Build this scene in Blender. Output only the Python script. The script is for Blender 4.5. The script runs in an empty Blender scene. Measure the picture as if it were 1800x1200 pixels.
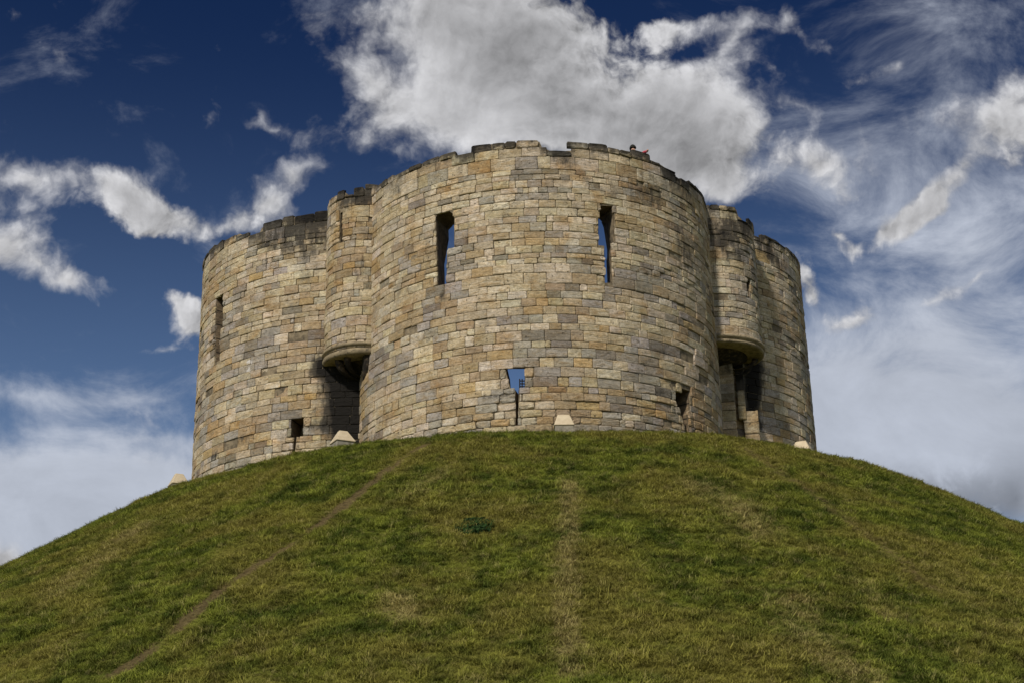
import bpy, bmesh, math, random
import numpy as np
from mathutils import Vector, Matrix
from mathutils import noise as mnoise
random.seed(7); rng = np.random.default_rng(7)
scene = bpy.context.scene
COL = scene.collection

# ------------------------------------------------------------------ camera
FPX, PITCH, ROLL = 2575.5, 0.3535, 0.0218          # focal length in photo pixels, radians
F = np.array([0, math.cos(PITCH), math.sin(PITCH)]); X0 = np.array([1., 0, 0]); U0 = np.cross(X0, F)
CR = X0 * math.cos(ROLL) - U0 * math.sin(ROLL); CU = U0 * math.cos(ROLL) + X0 * math.sin(ROLL)
cd = bpy.data.cameras.new("camera"); cam = bpy.data.objects.new("camera", cd); COL.objects.link(cam)
cam.matrix_world = Matrix(((CR[0], CU[0], -F[0], 0), (CR[1], CU[1], -F[1], 0), (CR[2], CU[2], -F[2], 0), (0, 0, 0, 1)))
cd.sensor_width = 36; cd.lens = FPX / 1800 * 36; cd.clip_start = .1; cd.clip_end = 6000
scene.camera = cam
scene.cycles.use_denoising = True
scene.cycles.max_bounces = 6
scene.view_settings.view_transform = 'Standard'; scene.view_settings.look = 'None'
scene.view_settings.exposure = 0.0; scene.view_settings.gamma = 1

# ------------------------------------------------------------------ sun and sky
SUN_AZ, SUN_EL = math.radians(206), math.radians(42)     # compass bearing (0 = +y, clockwise), height
sd = bpy.data.lights.new("sun", 'SUN'); sun = bpy.data.objects.new("sun", sd); COL.objects.link(sun)
sd.energy = 3.5; sd.angle = math.radians(4.0); sd.color = (1, .93, .82)
to_sun = Vector((math.sin(SUN_AZ) * math.cos(SUN_EL), math.cos(SUN_AZ) * math.cos(SUN_EL), math.sin(SUN_EL)))
sun.rotation_euler = to_sun.to_track_quat('Z', 'Y').to_euler(); sun.location = to_sun * 80

class NT:
    """small helper for writing node graphs"""
    def __init__(s, nt): s.nt = nt; nt.nodes.clear()
    def n(s, t, **k):
        o = s.nt.nodes.new(t)
        for a, b in k.items(): setattr(o, a, b)
        return o
    def link(s, a, b): s.nt.links.new(a, b)
    def put(s, v, i):
        if v is None: return
        if isinstance(v, bpy.types.NodeSocket): s.link(v, i)
        else: i.default_value = v
    def m(s, op, a, b=None, c=None, clamp=False):
        o = s.n('ShaderNodeMath', operation=op, use_clamp=clamp)
        for k, v in enumerate((a, b, c)): s.put(v, o.inputs[k])
        return o.outputs[0]
    def dot(s, a, vec):
        o = s.n('ShaderNodeVectorMath', operation='DOT_PRODUCT'); s.link(a, o.inputs[0]); o.inputs[1].default_value = vec; return o.outputs['Value']
    def xyz(s, x, y, z=0.0):
        o = s.n('ShaderNodeCombineXYZ'); s.put(x, o.inputs[0]); s.put(y, o.inputs[1]); s.put(z, o.inputs[2]); return o.outputs[0]
    def noise(s, vec, scale, detail=4., rough=.5, dist=0., lac=2., out=0, dims='3D'):
        o = s.n('ShaderNodeTexNoise', noise_dimensions=dims); s.put(vec, o.inputs['Vector'])
        for k, v in (('Scale', scale), ('Detail', detail), ('Roughness', rough), ('Distortion', dist), ('Lacunarity', lac)): s.put(v, o.inputs[k])
        return o.outputs[out]
    def ramp(s, v, a, b, lo=0., hi=1., smooth=True):
        o = s.n('ShaderNodeMapRange', interpolation_type='SMOOTHSTEP' if smooth else 'LINEAR')
        for k, q in enumerate((v, a, b, lo, hi)): s.put(q, o.inputs[k])
        return o.outputs[0]
    def mix(s, f, a, b, mode='MIX'):
        o = s.n('ShaderNodeMix', data_type='RGBA', blend_type=mode)
        s.put(f, o.inputs['Factor']); s.put(a, o.inputs[6]); s.put(b, o.inputs[7]); return o.outputs[2]
    def scale(s, vec, v):
        o = s.n('ShaderNodeVectorMath', operation='MULTIPLY'); s.put(vec, o.inputs[0]); o.inputs[1].default_value = v; return o.outputs[0]
    def add(s, a, b):
        o = s.n('ShaderNodeVectorMath', operation='ADD'); s.put(a, o.inputs[0]); s.put(b, o.inputs[1]); return o.outputs[0]

# world: Nishita sky deepened towards polarised blue, with clouds laid out by sky direction
world = bpy.data.worlds.new("World"); scene.world = world; world.use_nodes = True
W = NT(world.node_tree)
dirv = W.n('ShaderNodeTexCoord').outputs['Generated']
sky = W.n('ShaderNodeTexSky', sky_type='NISHITA', sun_disc=False, sun_elevation=SUN_EL, sun_rotation=SUN_AZ, ozone_density=3.0, dust_density=.6, air_density=1.0)
dF = W.m('MAXIMUM', W.dot(dirv, tuple(F)), .08)
cu = W.m('DIVIDE', W.dot(dirv, tuple(CR)), dF); cv = W.m('DIVIDE', W.dot(dirv, tuple(CU)), dF)
K = 1800 / FPX                                            # cloud bearings are written in frame widths
pc = W.xyz(W.m('DIVIDE', cu, K), W.m('DIVIDE', cv, K))    # -.5 .. .5 across the view
warp = W.noise(pc, 5.5, 6., .6, out=1, dims='2D')
wsub = W.n('ShaderNodeVectorMath', operation='SUBTRACT'); W.link(warp, wsub.inputs[0]); wsub.inputs[1].default_value = (.5, .5, .5)
pw = W.add(pc, W.scale(wsub.outputs[0], (.045, .045, 0)))
def blob(x, y, rx, ry, s, rot=0):
    mp = W.n('ShaderNodeMapping', vector_type='TEXTURE'); W.link(pw, mp.inputs['Vector'])
    mp.inputs['Location'].default_value = ((x - 900) / 1800, (600 - y) / 1800, 0); mp.inputs['Rotation'].default_value = (0, 0, math.radians(rot))
    mp.inputs['Scale'].default_value = (rx / 1800 * 2.7, ry / 1800 * 2.7, 1)
    gt = W.n('ShaderNodeTexGradient', gradient_type='QUADRATIC_SPHERE'); W.link(mp.outputs[0], gt.inputs[0])
    return gt.outputs['Fac'], s
def total(L):
    t = None
    for b in L:
        o, w = blob(*b); t = W.m('MULTIPLY', o, w) if t is None else W.m('MULTIPLY_ADD', o, w, t)
    return t
CUM = [(800,-10,170,60,1.0), (760,60,110,60,1.12), (830,120,110,80,1.1), (960,190,190,90,1.2), (1110,195,140,75,1.15), (1205,245,95,70,1.1), (1165,285,90,50,1.12), (800,215,80,60,1.0), (1275,325,38,34,1.12), (640,145,30,60,0.77,62), (672,210,34,70,0.97,-42), (700,275,40,24,0.82), (1295,70,90,26,0.84,52), (1120,40,120,34,0.72), (960,60,70,50,0.72), (1420,50,24,60,0.7,20), (1390,25,30,30,0.62), (1520,150,55,16,0.7,15), (1590,120,20,22,0.72), (40,305,98,37,1.07,-12), (205,335,86,37,1.12,-22), (285,375,98,32,1.02,-25), (390,400,92,29,0.85,0), (470,365,69,24,0.77,28), (518,312,23,22,0.69), (466,205,23,34,0.79,-20), (492,238,44,14,0.67,-20), (195,20,92,30,0.33,-10), (55,475,86,30,1.13,-20), (115,510,53,20,1.02), (5,430,46,37,0.92), (300,515,53,32,0.92,-30), (340,560,39,27,0.82), (290,605,57,10,0.62), (1435,300,32,24,0.87), (1615,380,80,22,1.0,32), (1700,300,60,22,0.82,50), (1775,200,60,60,0.84,40), (1700,440,30,60,0.74,-50), (1465,420,24,16,0.77), (1430,520,20,55,0.72,30), (1500,565,60,18,0.72,20), (1400,195,60,16,0.64,-15), (1780,330,40,70,0.72), (8,988,30,20,1.7), (1215,95,70,20,-0.55,15), (915,12,24,12,-0.6), (1350,190,30,60,-0.4), (1640,345,60,16,0.7,35), (1560,410,60,16,0.8,30), (1500,440,24,14,0.6), (1725,480,50,14,0.6,35), (1640,520,70,12,0.6,25), (1690,130,20,40,0.5,-20), (1480,90,50,18,0.5,-20), (1360,120,26,60,0.5,30), (1240,30,80,20,0.5,10), (560,20,60,30,0.5,10), (985,240,90,45,0.75), (860,8,40,20,0.7)]
CIR = [(60,695,90,18,.5,-6), (235,700,110,26,.6,4), (250,770,120,14,.4,-6), (110,825,220,40,1.0,-2), (200,885,330,75,1.5), (60,960,300,60,1.5),
       (1560,300,360,260,.46), (1640,590,280,80,.7,15), (1600,720,340,90,1.0), (1620,820,340,100,1.5), (1700,160,140,100,.3,40), (1730,430,140,60,.42,25), (700,30,160,50,.22)]
DRK = [(1645,862,80,30,1.3,-10), (1785,865,65,60,1.3), (1720,895,60,14,.5), (1290,275,70,50,.55,-30), (1060,225,100,30,.35), (830,60,110,60,.5), (960,120,90,40,.45), (1240,300,60,30,.5)]
covc, covs = total(CUM), total(CIR)
covd = W.m('MULTIPLY', total(DRK), W.ramp(W.noise(pc, 11., 8., .6, .2, dims='2D'), .38, .56, .15, 1.1))
def field(vec):                                            # billows (rounded cells) over broken fractal edges
    v = W.n('ShaderNodeTexVoronoi', feature='F1', voronoi_dimensions='2D'); W.link(vec, v.inputs['Vector'])
    v.inputs['Scale'].default_value = 17.; v.inputs['Detail'].default_value = 3.; v.inputs['Roughness'].default_value = .55; v.inputs['Lacunarity'].default_value = 2.3; v.normalize = True
    f = W.noise(vec, 7.5, 12., .60, .1, dims='2D')
    return W.m('MULTIPLY_ADD', v.outputs['Distance'], -1.0, W.m('MULTIPLY_ADD', f, 2.7, -1.22))
fw = W.add(pc, W.scale(wsub.outputs[0], (.05, .05, 0)))
f1 = field(fw); f2 = field(W.add(fw, (-.006, .009, 0)))    # the same billows seen a step towards the sun
nc = W.noise(W.scale(pc, (1., 1.7, 1)), 6., 12., .64, .35, dims='2D')
den = W.m('ADD', covc, f1)
soft = W.ramp(W.noise(pc, 3., 2., .5, dims='2D'), .4, .6, .45, 1.1)
ac = W.ramp(den, .22, W.m('ADD', .22, soft))
dens = W.m('ADD', covs, W.m('MULTIPLY', W.m('SUBTRACT', nc, .5), 1.7))
as_ = W.m('MULTIPLY', W.ramp(dens, .05, 1.15), .95)
front = W.ramp(W.dot(dirv, tuple(F)), .70, .85)
# the rest of the sky, out of view: bright cloud added as fill light
g1 = W.noise(dirv, 2.6, 8., .6, .3)
ag = W.ramp(g1, .44, .66)
shade = W.m('SUBTRACT', f1, f2)
thick = W.ramp(den, .7, 2.0)
lum = W.m('ADD', .55, W.m('MULTIPLY', shade, W.ramp(den, .5, 1.8, .62, .28)))
lum = W.m('SUBTRACT', lum, W.m('MULTIPLY', thick, .16))
lum = W.m('ADD', lum, W.m('MULTIPLY', W.m('SUBTRACT', W.noise(pc, 3.2, 5., .5, dims='2D'), .5), .8))
lum = W.m('MULTIPLY', W.m('MAXIMUM', lum, .14), W.m('SUBTRACT', 1., W.m('MULTIPLY', covd, .40, None, True)))
ccol = W.mix(lum, (0, 0, 0, 1), (1., 1., 1.03, 1))
hs = W.m('ADD', .54, W.m('MULTIPLY', W.m('SUBTRACT', nc, .5), .30))
hs = W.m('MULTIPLY', hs, W.m('SUBTRACT', 1., W.m('MULTIPLY', covd, .38, None, True)))
scol = W.mix(1., W.xyz(hs, hs, hs), (.90, .97, 1.12, 1), 'MULTIPLY')
dz = W.dot(dirv, (0, 0, 1))
skyc = W.mix(1., sky.outputs[0], W.mix(W.ramp(dz, .20, .56), (.066, .068, .074, 1), (.008, .014, .026, 1)), 'MULTIPLY')
view = W.mix(as_, skyc, scol)
view = W.mix(ac, view, ccol)
rest = W.mix(ag, skyc, (.62, .62, .64, 1))
full = W.mix(front, rest, view)
unit = W.mix(1., full, (10., 10., 10., 1), 'MULTIPLY')
bg = W.n('ShaderNodeBackground'); W.link(unit, bg.inputs[0]); bg.inputs[1].default_value = .1
wo = W.n('ShaderNodeOutputWorld'); W.link(bg.outputs[0], wo.inputs[0])

# ------------------------------------------------------------------ helpers: sight lines onto real surfaces, objects
def sight(x, y):
    d = F + CR * (x - 900) / FPX - CU * (y - 600) / FPX
    return d / np.linalg.norm(d)
def tag(o, label=None, cat=None, group=None, kind=None):
    for k, v in (('label', label), ('category', cat), ('group', group), ('kind', kind)):
        if v: o[k] = v
    return o
def empty(name, loc):
    o = bpy.data.objects.new(name, None); COL.objects.link(o); o.location = loc; o.empty_display_size = .3; return o
def mesh_obj(name, V, Fc, mats, parent=None, smooth=False, midx=None, attrs=None):
    me = bpy.data.meshes.new(name); me.from_pydata([tuple(v) for v in V], [], Fc)
    for m in mats if isinstance(mats, (list, tuple)) else [mats]: me.materials.append(m)
    if midx is not None: me.polygons.foreach_set('material_index', np.asarray(midx, dtype=np.int32))
    for k, (typ, data) in (attrs or {}).items():
        a = me.attributes.new(k, typ, 'POINT')
        a.data.foreach_set('color' if typ == 'FLOAT_COLOR' else 'value', np.asarray(data, dtype=np.float32).ravel())
    me.polygons.foreach_set('use_smooth', np.full(len(me.polygons), bool(smooth)))
    me.update()
    o = bpy.data.objects.new(name, me); COL.objects.link(o)
    if parent is not None:
        o.parent = parent; o.matrix_parent_inverse = Matrix.Translation(parent.location).inverted()
    return o
class MB:
    def __init__(s): s.V = []; s.F = []
    def add(s, V, Fc):
        b = len(s.V); s.V += [tuple(v) for v in V]; s.F += [tuple(i + b for i in f) for f in Fc]
    def box(s, c, ax, ay, az, top=1.):
        c = np.array(c); ax, ay, az = map(np.array, (ax, ay, az)); V = []
        for k in (-1, 1):
            t = top if k > 0 else 1.
            for i, j in ((-1, -1), (1, -1), (1, 1), (-1, 1)): V.append(c + ax * i * t + ay * j * t + az * k)
        s.add(V, [(0, 3, 2, 1), (4, 5, 6, 7), (0, 1, 5, 4), (1, 2, 6, 5), (2, 3, 7, 6), (3, 0, 4, 7)])
    def tube(s, pts, rad, n=8):
        pts = [np.array(p, float) for p in pts]; V = []; Fc = []
        for i, p in enumerate(pts):
            t = pts[min(i + 1, len(pts) - 1)] - pts[max(i - 1, 0)]; t /= np.linalg.norm(t)
            a = np.cross(t, (0, 0, 1.)) if abs(t[2]) < .9 else np.cross(t, (1., 0, 0)); a /= np.linalg.norm(a); b = np.cross(t, a)
            r = rad[i] if hasattr(rad, '__len__') else rad
            V += [p + r * (a * math.cos(2 * math.pi * k / n) + b * math.sin(2 * math.pi * k / n)) for k in range(n)]
        for i in range(len(pts) - 1):
            for k in range(n): Fc.append((i * n + k, i * n + (k + 1) % n, (i + 1) * n + (k + 1) % n, (i + 1) * n + k))
        Fc.append(tuple(range(n))[::-1]); Fc.append(tuple(len(V) - n + k for k in range(n)))
        s.add(V, Fc)
    def build(s, name, mat, parent=None, smooth=False): return mesh_obj(name, s.V, s.F, mat, parent, smooth)

# ------------------------------------------------------------------ materials
def material(name):
    m = bpy.data.materials.new(name); m.use_nodes = True; g = NT(m.node_tree)
    b = g.n('ShaderNodeBsdfPrincipled'); o = g.n('ShaderNodeOutputMaterial'); g.link(b.outputs[0], o.inputs[0])
    b.inputs['Roughness'].default_value = .9; b.inputs['Specular IOR Level'].default_value = .25
    return m, g, b
def attr(g, name, out='Fac', typ='GEOMETRY'):
    o = g.n('ShaderNodeAttribute', attribute_name=name, attribute_type=typ); return o.outputs[out]
def bump(g, b, h, dist, strength=1.):
    o = g.n('ShaderNodeBump'); o.inputs['Strength'].default_value = strength; o.inputs['Distance'].default_value = dist
    g.link(h, o.inputs['Height']); g.link(o.outputs[0], b.inputs['Normal'])

M_STONE, g, b = material('limestone_block')
pos = g.n('ShaderNodeTexCoord').outputs['Object']; rnd = attr(g, 'rnd')
off = g.add(pos, g.xyz(g.m('MULTIPLY', rnd, 37.), g.m('MULTIPLY', rnd, 91.), g.m('MULTIPLY', rnd, 53.)))   # every block has its own grain
base = attr(g, 'tint', 'Color')
grain = g.noise(g.scale(off, (1, 1, 3.2)), 3.0, 6., .65, .8)
fine = g.noise(off, 22., 5., .7)
blot = g.noise(pos, 1.3, 5., .6)
col = g.mix(g.ramp(grain, .35, .7), base, (.80, .72, .58, 1), 'MULTIPLY')
col = g.mix(g.ramp(grain, .55, .8, 0, .35), col, (.42, .27, .12, 1))
mott = g.noise(off, 7.5, 6., .72, .5)
v = g.ramp(mott, .30, .70, .70, 1.20, False); col = g.mix(1., col, g.xyz(v, v, v), 'MULTIPLY')
v = g.ramp(fine, .28, .72, .66, 1.26, False); col = g.mix(1., col, g.xyz(v, v, v), 'MULTIPLY')
v = g.ramp(blot, .3, .7, .80, 1.12, False); col = g.mix(1., col, g.xyz(v, v, v), 'MULTIPLY')
zon = g.noise(g.scale(pos, (1, 1, 1.5)), .85, 6., .66, .4)
col = g.mix(g.ramp(zon, .50, .66, 0, .75), col, g.mix(1., col, (.80, .66, .47, 1), 'MULTIPLY'))
zon2 = g.noise(g.add(pos, (40, 7, 3)), 1.1, 7., .7, .3)
col = g.mix(g.ramp(zon2, .52, .68, 0, .62), col, g.mix(.65, g.mix(1., col, (.66, .64, .62, 1), 'MULTIPLY'), (.21, .195, .165, 1)))
pit = g.ramp(g.noise(off, 12., 4., .65), .62, .70, 0, .75)
col = g.mix(pit, col, (.085, .07, .05, 1))
stk = g.noise(g.scale(pos, (2.6, 2.6, .55)), 1.6, 7., .68)
stk2 = g.noise(pos, 5.5, 5., .7)
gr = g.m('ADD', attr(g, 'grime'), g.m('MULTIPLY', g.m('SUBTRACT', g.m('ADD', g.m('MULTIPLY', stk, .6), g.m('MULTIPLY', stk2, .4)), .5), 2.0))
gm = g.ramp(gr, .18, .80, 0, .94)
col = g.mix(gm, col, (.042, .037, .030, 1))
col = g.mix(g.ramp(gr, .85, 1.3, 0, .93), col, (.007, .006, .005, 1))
lm = g.ramp(g.m('ADD', attr(g, 'lime'), g.m('MULTIPLY', g.m('SUBTRACT', stk2, .5), 1.2)), .5, .7, 0, .85)
col = g.mix(lm, col, (.62, .59, .56, 1))
g.link(col, b.inputs['Base Color'])
bump(g, b, g.m('ADD', g.m('MULTIPLY', grain, 1.2), g.m('ADD', g.m('MULTIPLY', fine, .45), g.m('MULTIPLY', pit, -.9))), .045, .85)

M_MORTAR, g, b = material('dark_mortar_core')
pos = g.n('ShaderNodeTexCoord').outputs['Object']
n = g.noise(pos, 3., 8., .7)
g.link(g.mix(g.ramp(n, .3, .7), (.07, .057, .04, 1), (.30, .24, .155, 1)), b.inputs['Base Color']); bump(g, b, n, .05)

M_REVEAL, g, b = material('dark_reveal_stone')  # darker brown stone lining the openings, with dark bed joints
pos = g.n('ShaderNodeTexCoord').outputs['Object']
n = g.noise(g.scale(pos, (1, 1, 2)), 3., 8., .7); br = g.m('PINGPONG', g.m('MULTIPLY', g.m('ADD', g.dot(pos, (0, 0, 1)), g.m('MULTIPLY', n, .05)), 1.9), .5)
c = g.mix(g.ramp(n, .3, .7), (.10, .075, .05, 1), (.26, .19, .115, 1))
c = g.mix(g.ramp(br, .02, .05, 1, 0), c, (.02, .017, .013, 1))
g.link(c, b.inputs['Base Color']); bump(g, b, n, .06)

M_CORBEL, g, b = material('dark_corbel_stone')  # near-black to brown stone for the corbels and shelf under the rings
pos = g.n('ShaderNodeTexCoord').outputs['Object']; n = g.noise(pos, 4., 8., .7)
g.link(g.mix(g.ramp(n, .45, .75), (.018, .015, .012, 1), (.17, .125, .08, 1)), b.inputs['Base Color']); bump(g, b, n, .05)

M_RING, g, b = material('moulded_limestone')
pos = g.n('ShaderNodeTexCoord').outputs['Object']; n = g.noise(pos, 2.2, 8., .7); n2 = g.noise(pos, 9., 6., .7)
c = g.mix(g.ramp(n, .3, .7), (.17, .135, .085, 1), (.37, .30, .19, 1))
c = g.mix(g.ramp(n2, .5, .66, 0, .8), c, (.05, .045, .035, 1))
g.link(c, b.inputs['Base Color']); bump(g, b, n2, .02)

M_IRON, g, b = material('black_iron'); b.inputs['Roughness'].default_value = .6
n = g.noise(None, 8., 5., .6); g.link(g.mix(n, (.006, .006, .006, 1), (.03, .022, .016, 1)), b.inputs['Base Color'])

M_CAP, g, b = material('cream_painted_cap'); b.inputs['Roughness'].default_value = .6
pos = g.n('ShaderNodeTexCoord').outputs['Object']; n = g.noise(pos, 5., 7., .6)
c = g.mix(g.ramp(n, .35, .7), (.50, .41, .275, 1), (.60, .505, .355, 1))
c = g.mix(g.ramp(g.noise(g.scale(pos, (3, 3, .6)), 6., 6., .7), .62, .75, 0, .35), c, (.30, .25, .18, 1))
g.link(c, b.inputs['Base Color']); bump(g, b, n, .01)
M_CONC, g, b = material('grey_concrete')
pos = g.n('ShaderNodeTexCoord').outputs['Object']; n = g.noise(pos, 7., 8., .65)
g.link(g.mix(g.ramp(n, .3, .7), (.17, .15, .115, 1), (.32, .29, .23, 1)), b.inputs['Base Color']); bump(g, b, n, .02)

def plain(name, c1, c2, sc=6., rough=.85):
    m, g, b = material(name); b.inputs['Roughness'].default_value = rough
    n = g.noise(g.n('ShaderNodeTexCoord').outputs['Object'], sc, 6., .6)
    g.link(g.mix(g.ramp(n, .3, .7), (*c1, 1), (*c2, 1)), b.inputs['Base Color']); bump(g, b, n, .01); return m

# ------------------------------------------------------------------ the tower: plan of four round lobes
PLAN_D, PLAN_X, PLAN_A, LOBE_C, LOBE_R = 52.0, -.1394, .1826, 5.3716, 6.0499
TC = np.array([PLAN_X, PLAN_D])
AX_F = np.array([math.sin(PLAN_A), -math.cos(PLAN_A)]); AX_L = np.array([-math.cos(PLAN_A), -math.sin(PLAN_A)])
def rot90(a): return np.array([-a[1], a[0]])
class Cyl:
    def __init__(s, c, a, R): s.c = np.array(c, float); s.a = np.array(a, float) / np.linalg.norm(a); s.b = rot90(s.a); s.R = R
    def at(s, phi, r, z):
        p = s.c + r * (math.cos(phi) * s.a + math.sin(phi) * s.b); return np.array([p[0], p[1], z])
    def hit(s, x, y):                      # where the sight line meets this wall face: (angle, height)
        d = sight(x, y); A = d[0]**2 + d[1]**2; B = -(d[0] * s.c[0] + d[1] * s.c[1]); C = s.c @ s.c - s.R**2
        q = B * B - A * C; t = (-B - math.sqrt(q)) / A if q > 0 else -B / A
        p = d * t; v = p[:2] - s.c; return math.atan2(v @ s.b, v @ s.a), p[2]
LOBES = {'front': Cyl(TC + LOBE_C * AX_F, AX_F, LOBE_R), 'left': Cyl(TC + LOBE_C * AX_L, AX_L, LOBE_R),
         'right': Cyl(TC - LOBE_C * AX_L, -AX_L, LOBE_R), 'rear': Cyl(TC - LOBE_C * AX_F, -AX_F, LOBE_R)}
dl = (AX_F + AX_L) / 2**.5; dr = (AX_F - AX_L) / 2**.5
TUR = {'left': Cyl(TC + dl * 8.28, dl, 1.33), 'right': Cyl(TC + dr * 8.5, dr, 1.70)}

FL = LOBES['front']
COURSES = [FL.hit(956, y)[1] for y in (246,259,275,297,306,316,329,338.6,351.6,365,379,390.6,406,418,431,444,453,463,479,498,511,524,538,552.6,568,580,598.7,610.6,627,644,661,678.6,689.5,703.6,718.7,731.7,744.7,763)]
while COURSES[-1] > 10.9: COURSES.append(COURSES[-1] - .26)
Z_TOP = COURSES[0]; COURSES = [Z_TOP + .26] + COURSES
ZB = 10.9

def outline(cyl, pts, default):
    L = sorted(cyl.hit(x, y) for x, y in pts)
    ph = np.array([a for a, _ in L]); zz = np.array([z for _, z in L])
    def f(phi):
        if phi < ph[0]: return zz[0] + .12 * (math.sin(phi * 9) > .3) - .05
        if phi > ph[-1]: return zz[-1] + .12 * (math.sin(phi * 9) > .3) - .05
        return float(np.interp(phi, ph, zz))
    return f
TOP = {'front': outline(FL, [(658,331),(670,322),(690,308),(715,295),(733,289),(752,280),(778,272),(800,265),(803,272),(825,271),(836,268),(838,254),(865,250),(900,248),(951,246),(953,258),(963,259),(967,264),(992,265),(994,262),(1006,262),(1008,249),(1050,253),(1080,259),(1100,263),(1128,268),(1141,277),(1160,285),(1178,297),(1180,306),(1200,316),(1215,322),(1230,335),(1238,347)], Z_TOP),
       'left': outline(LOBES['left'], [(356,462),(362,450),(375,432),(395,422),(420,408),(430,414),(456,408),(458,398),(480,388),(520,378),(560,373),(578,370)], Z_TOP),
       'right': outline(LOBES['right'], [(1334,418),(1338,420),(1341,413),(1355,418),(1375,430),(1395,447),(1404,462)], Z_TOP),
       'rear': lambda phi: Z_TOP + .12 * (math.sin(phi * 9) > .2) - 1.5}
TTOP = {'left': outline(TUR['left'], [(586,345),(600,335),(608,336),(612,342),(628,341),(630,330),(655,328)], Z_TOP),
        'right': outline(TUR['right'], [(1250,359),(1270,360),(1296,366),(1298,377),(1305,382),(1308,388),(1321,386),(1325,398)], Z_TOP)}

# openings, each an outline on the wall face
OPEN = {
 'front': [dict(kind='window', cx=775.5, pts=[(765,382),(770,374),(788,371),(797,377),(797,437),(784.5,441),(783,502),(769,507),(767,440)], deep=None, w=1.2, arch=.7,
                T=1.15, label='tall broken arrow window with shouldered head, left of the front drum'),
           dict(kind='window', cx=1069.5, pts=[(1058,361),(1079,362),(1077,367),(1080,376),(1080,431),(1075,432),(1075,496),(1064.5,496),(1063.5,431),(1053,430),(1053,378)], deep=None, w=.85, arch=.7,
                T=1.15, label='narrow arrow window with flared head showing sky, right of the front drum'),
           dict(kind='loop_opening', cx=905, pts=[(888,646),(922,646),(922,683),(911,684),(910,748),(906.5,748),(906,684),(898,683),(893,664)], deep=None, w=.5, arch=None, up=1.3, T=1.3,
                label='square hole with sky behind it and a black slit below'),
           dict(kind='loop_opening', cx=1202, pts=[(1185,678),(1214,686),(1213,724),(1209,728),(1215,768),(1208,767),(1200,728),(1192,714)], deep=1.0, label='dark ragged hole with a slit running down to the grass')],
 'left': [dict(kind='window', cx=383, pts=[(379,523),(391,517),(391,575),(386,577),(385,632),(377,636),(377,577)], deep=1.1, label='tall dark slit window near the left edge of the left drum'),
          dict(kind='loop_opening', cx=521, pts=[(512,735),(532,733),(531,766),(520,766),(516,806),(513,806),(517,767),(511,767)], deep=.8, label='small black square hole with a slit below')],
 'right': [], 'rear': []}
TOPEN = {'left': [dict(kind='arrow_slit', cx=599, pts=[(597,375),(601,372),(602,380),(600.5,384),(600.5,430),(596.5,433)], deep=.6, label='thin black slit high in the left turret')],
         'right': [dict(kind='arrow_slit', cx=1317, pts=[(1314.5,493),(1320,494),(1319.5,500),(1318.5,521),(1314.5,520)], deep=.6, label='short dark slit in the right turret')]}

# stains and repairs, each (x, y, half width, half height, strength) met by the sight line on its wall
M_PX = .0165
GR = {'front': [(1200,420,55,110,.42),(1130,340,50,30,.45),(1010,285,40,10,.3),(775,522,6,14,.9),(690,700,18,6,.5),(870,695,24,7,.6),(1180,740,30,8,.5),(940,762,50,10,.6),
                (1090,765,30,10,.8),(1075,600,40,10,.4),(630,640,10,60,.35),(625,760,10,30,.5),(1255,560,18,110,.35),(1160,690,25,10,.5),(720,660,30,10,.35),(1160,618,25,8,.45)],
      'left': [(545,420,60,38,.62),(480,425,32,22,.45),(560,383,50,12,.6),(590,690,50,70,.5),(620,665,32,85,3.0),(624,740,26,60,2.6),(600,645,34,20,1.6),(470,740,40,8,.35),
               (560,745,50,9,.45),(490,690,40,10,.3),(375,800,12,8,.8),(560,640,14,20,.6),(420,770,40,10,.3)],
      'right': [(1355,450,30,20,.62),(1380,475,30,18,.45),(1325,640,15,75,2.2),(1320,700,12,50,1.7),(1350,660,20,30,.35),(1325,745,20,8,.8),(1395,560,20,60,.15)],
      'rear': []}
TGR = {'left': [(600,360,20,12,.55),(640,350,22,16,.5),(640,480,26,40,.42),(610,560,30,18,.42),(650,415,20,10,.4)],
       'right': [(1290,400,45,28,.62),(1275,440,30,40,.45),(1310,450,30,30,.45),(1268,420,12,20,.5)]}
LIME = {'left': [(437,636,9,7,1.0),(438,650,7,6,.9),(410,628,5,4,.8)], 'front': [], 'right': [], 'rear': []}

PAL = [((.60, .52, .37), 28), ((.50, .42, .275), 34), ((.40, .305, .18), 17), ((.48, .34, .16), 6), ((.37, .35, .305), 13), ((.225, .205, .17), 8), ((.64, .575, .44), 11)]
PC = np.array([c for c, _ in PAL]); PWt = np.array([w for _, w in PAL], float)
def pick_tint(zf, greyer, lobe, p=(0, 0, 0)):
    w = PWt.copy(); q = Vector((float(p[0]), float(p[1]), float(p[2])))
    n1_ = mnoise.noise(q * .55); n2_ = mnoise.noise(q * .5 + Vector((31, 7, 3))); n3_ = mnoise.noise(q * .8 + Vector((3, 57, 3)))
    w[4] *= math.exp(4.5 * n1_); w[5] *= math.exp(5. * n1_) * .7; w[2] *= math.exp(4.5 * n2_); w[3] *= math.exp(4. * n2_ - .3); w[0] *= math.exp(3. * n3_); w[6] *= math.exp(4. * n3_)
    w[0] *= .5 + 2.2 * zf; w[6] *= .3 + 2.6 * zf; w[3] *= 1.6 - 1.2 * zf; w[4] *= (1.6 - zf) * (1 + 2.5 * greyer); w[5] *= (1.5 - zf) * (1 + 2 * greyer)
    i = rng.choice(len(w), p=w / w.sum()); c = (PC[i] * .76 + PC[1] * .24) * rng.uniform(.92, 1.14) * np.array([1., 1.0, 1.06])
    return c * np.array([1, rng.uniform(.97, 1.03), rng.uniform(.93, 1.07)])

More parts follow.
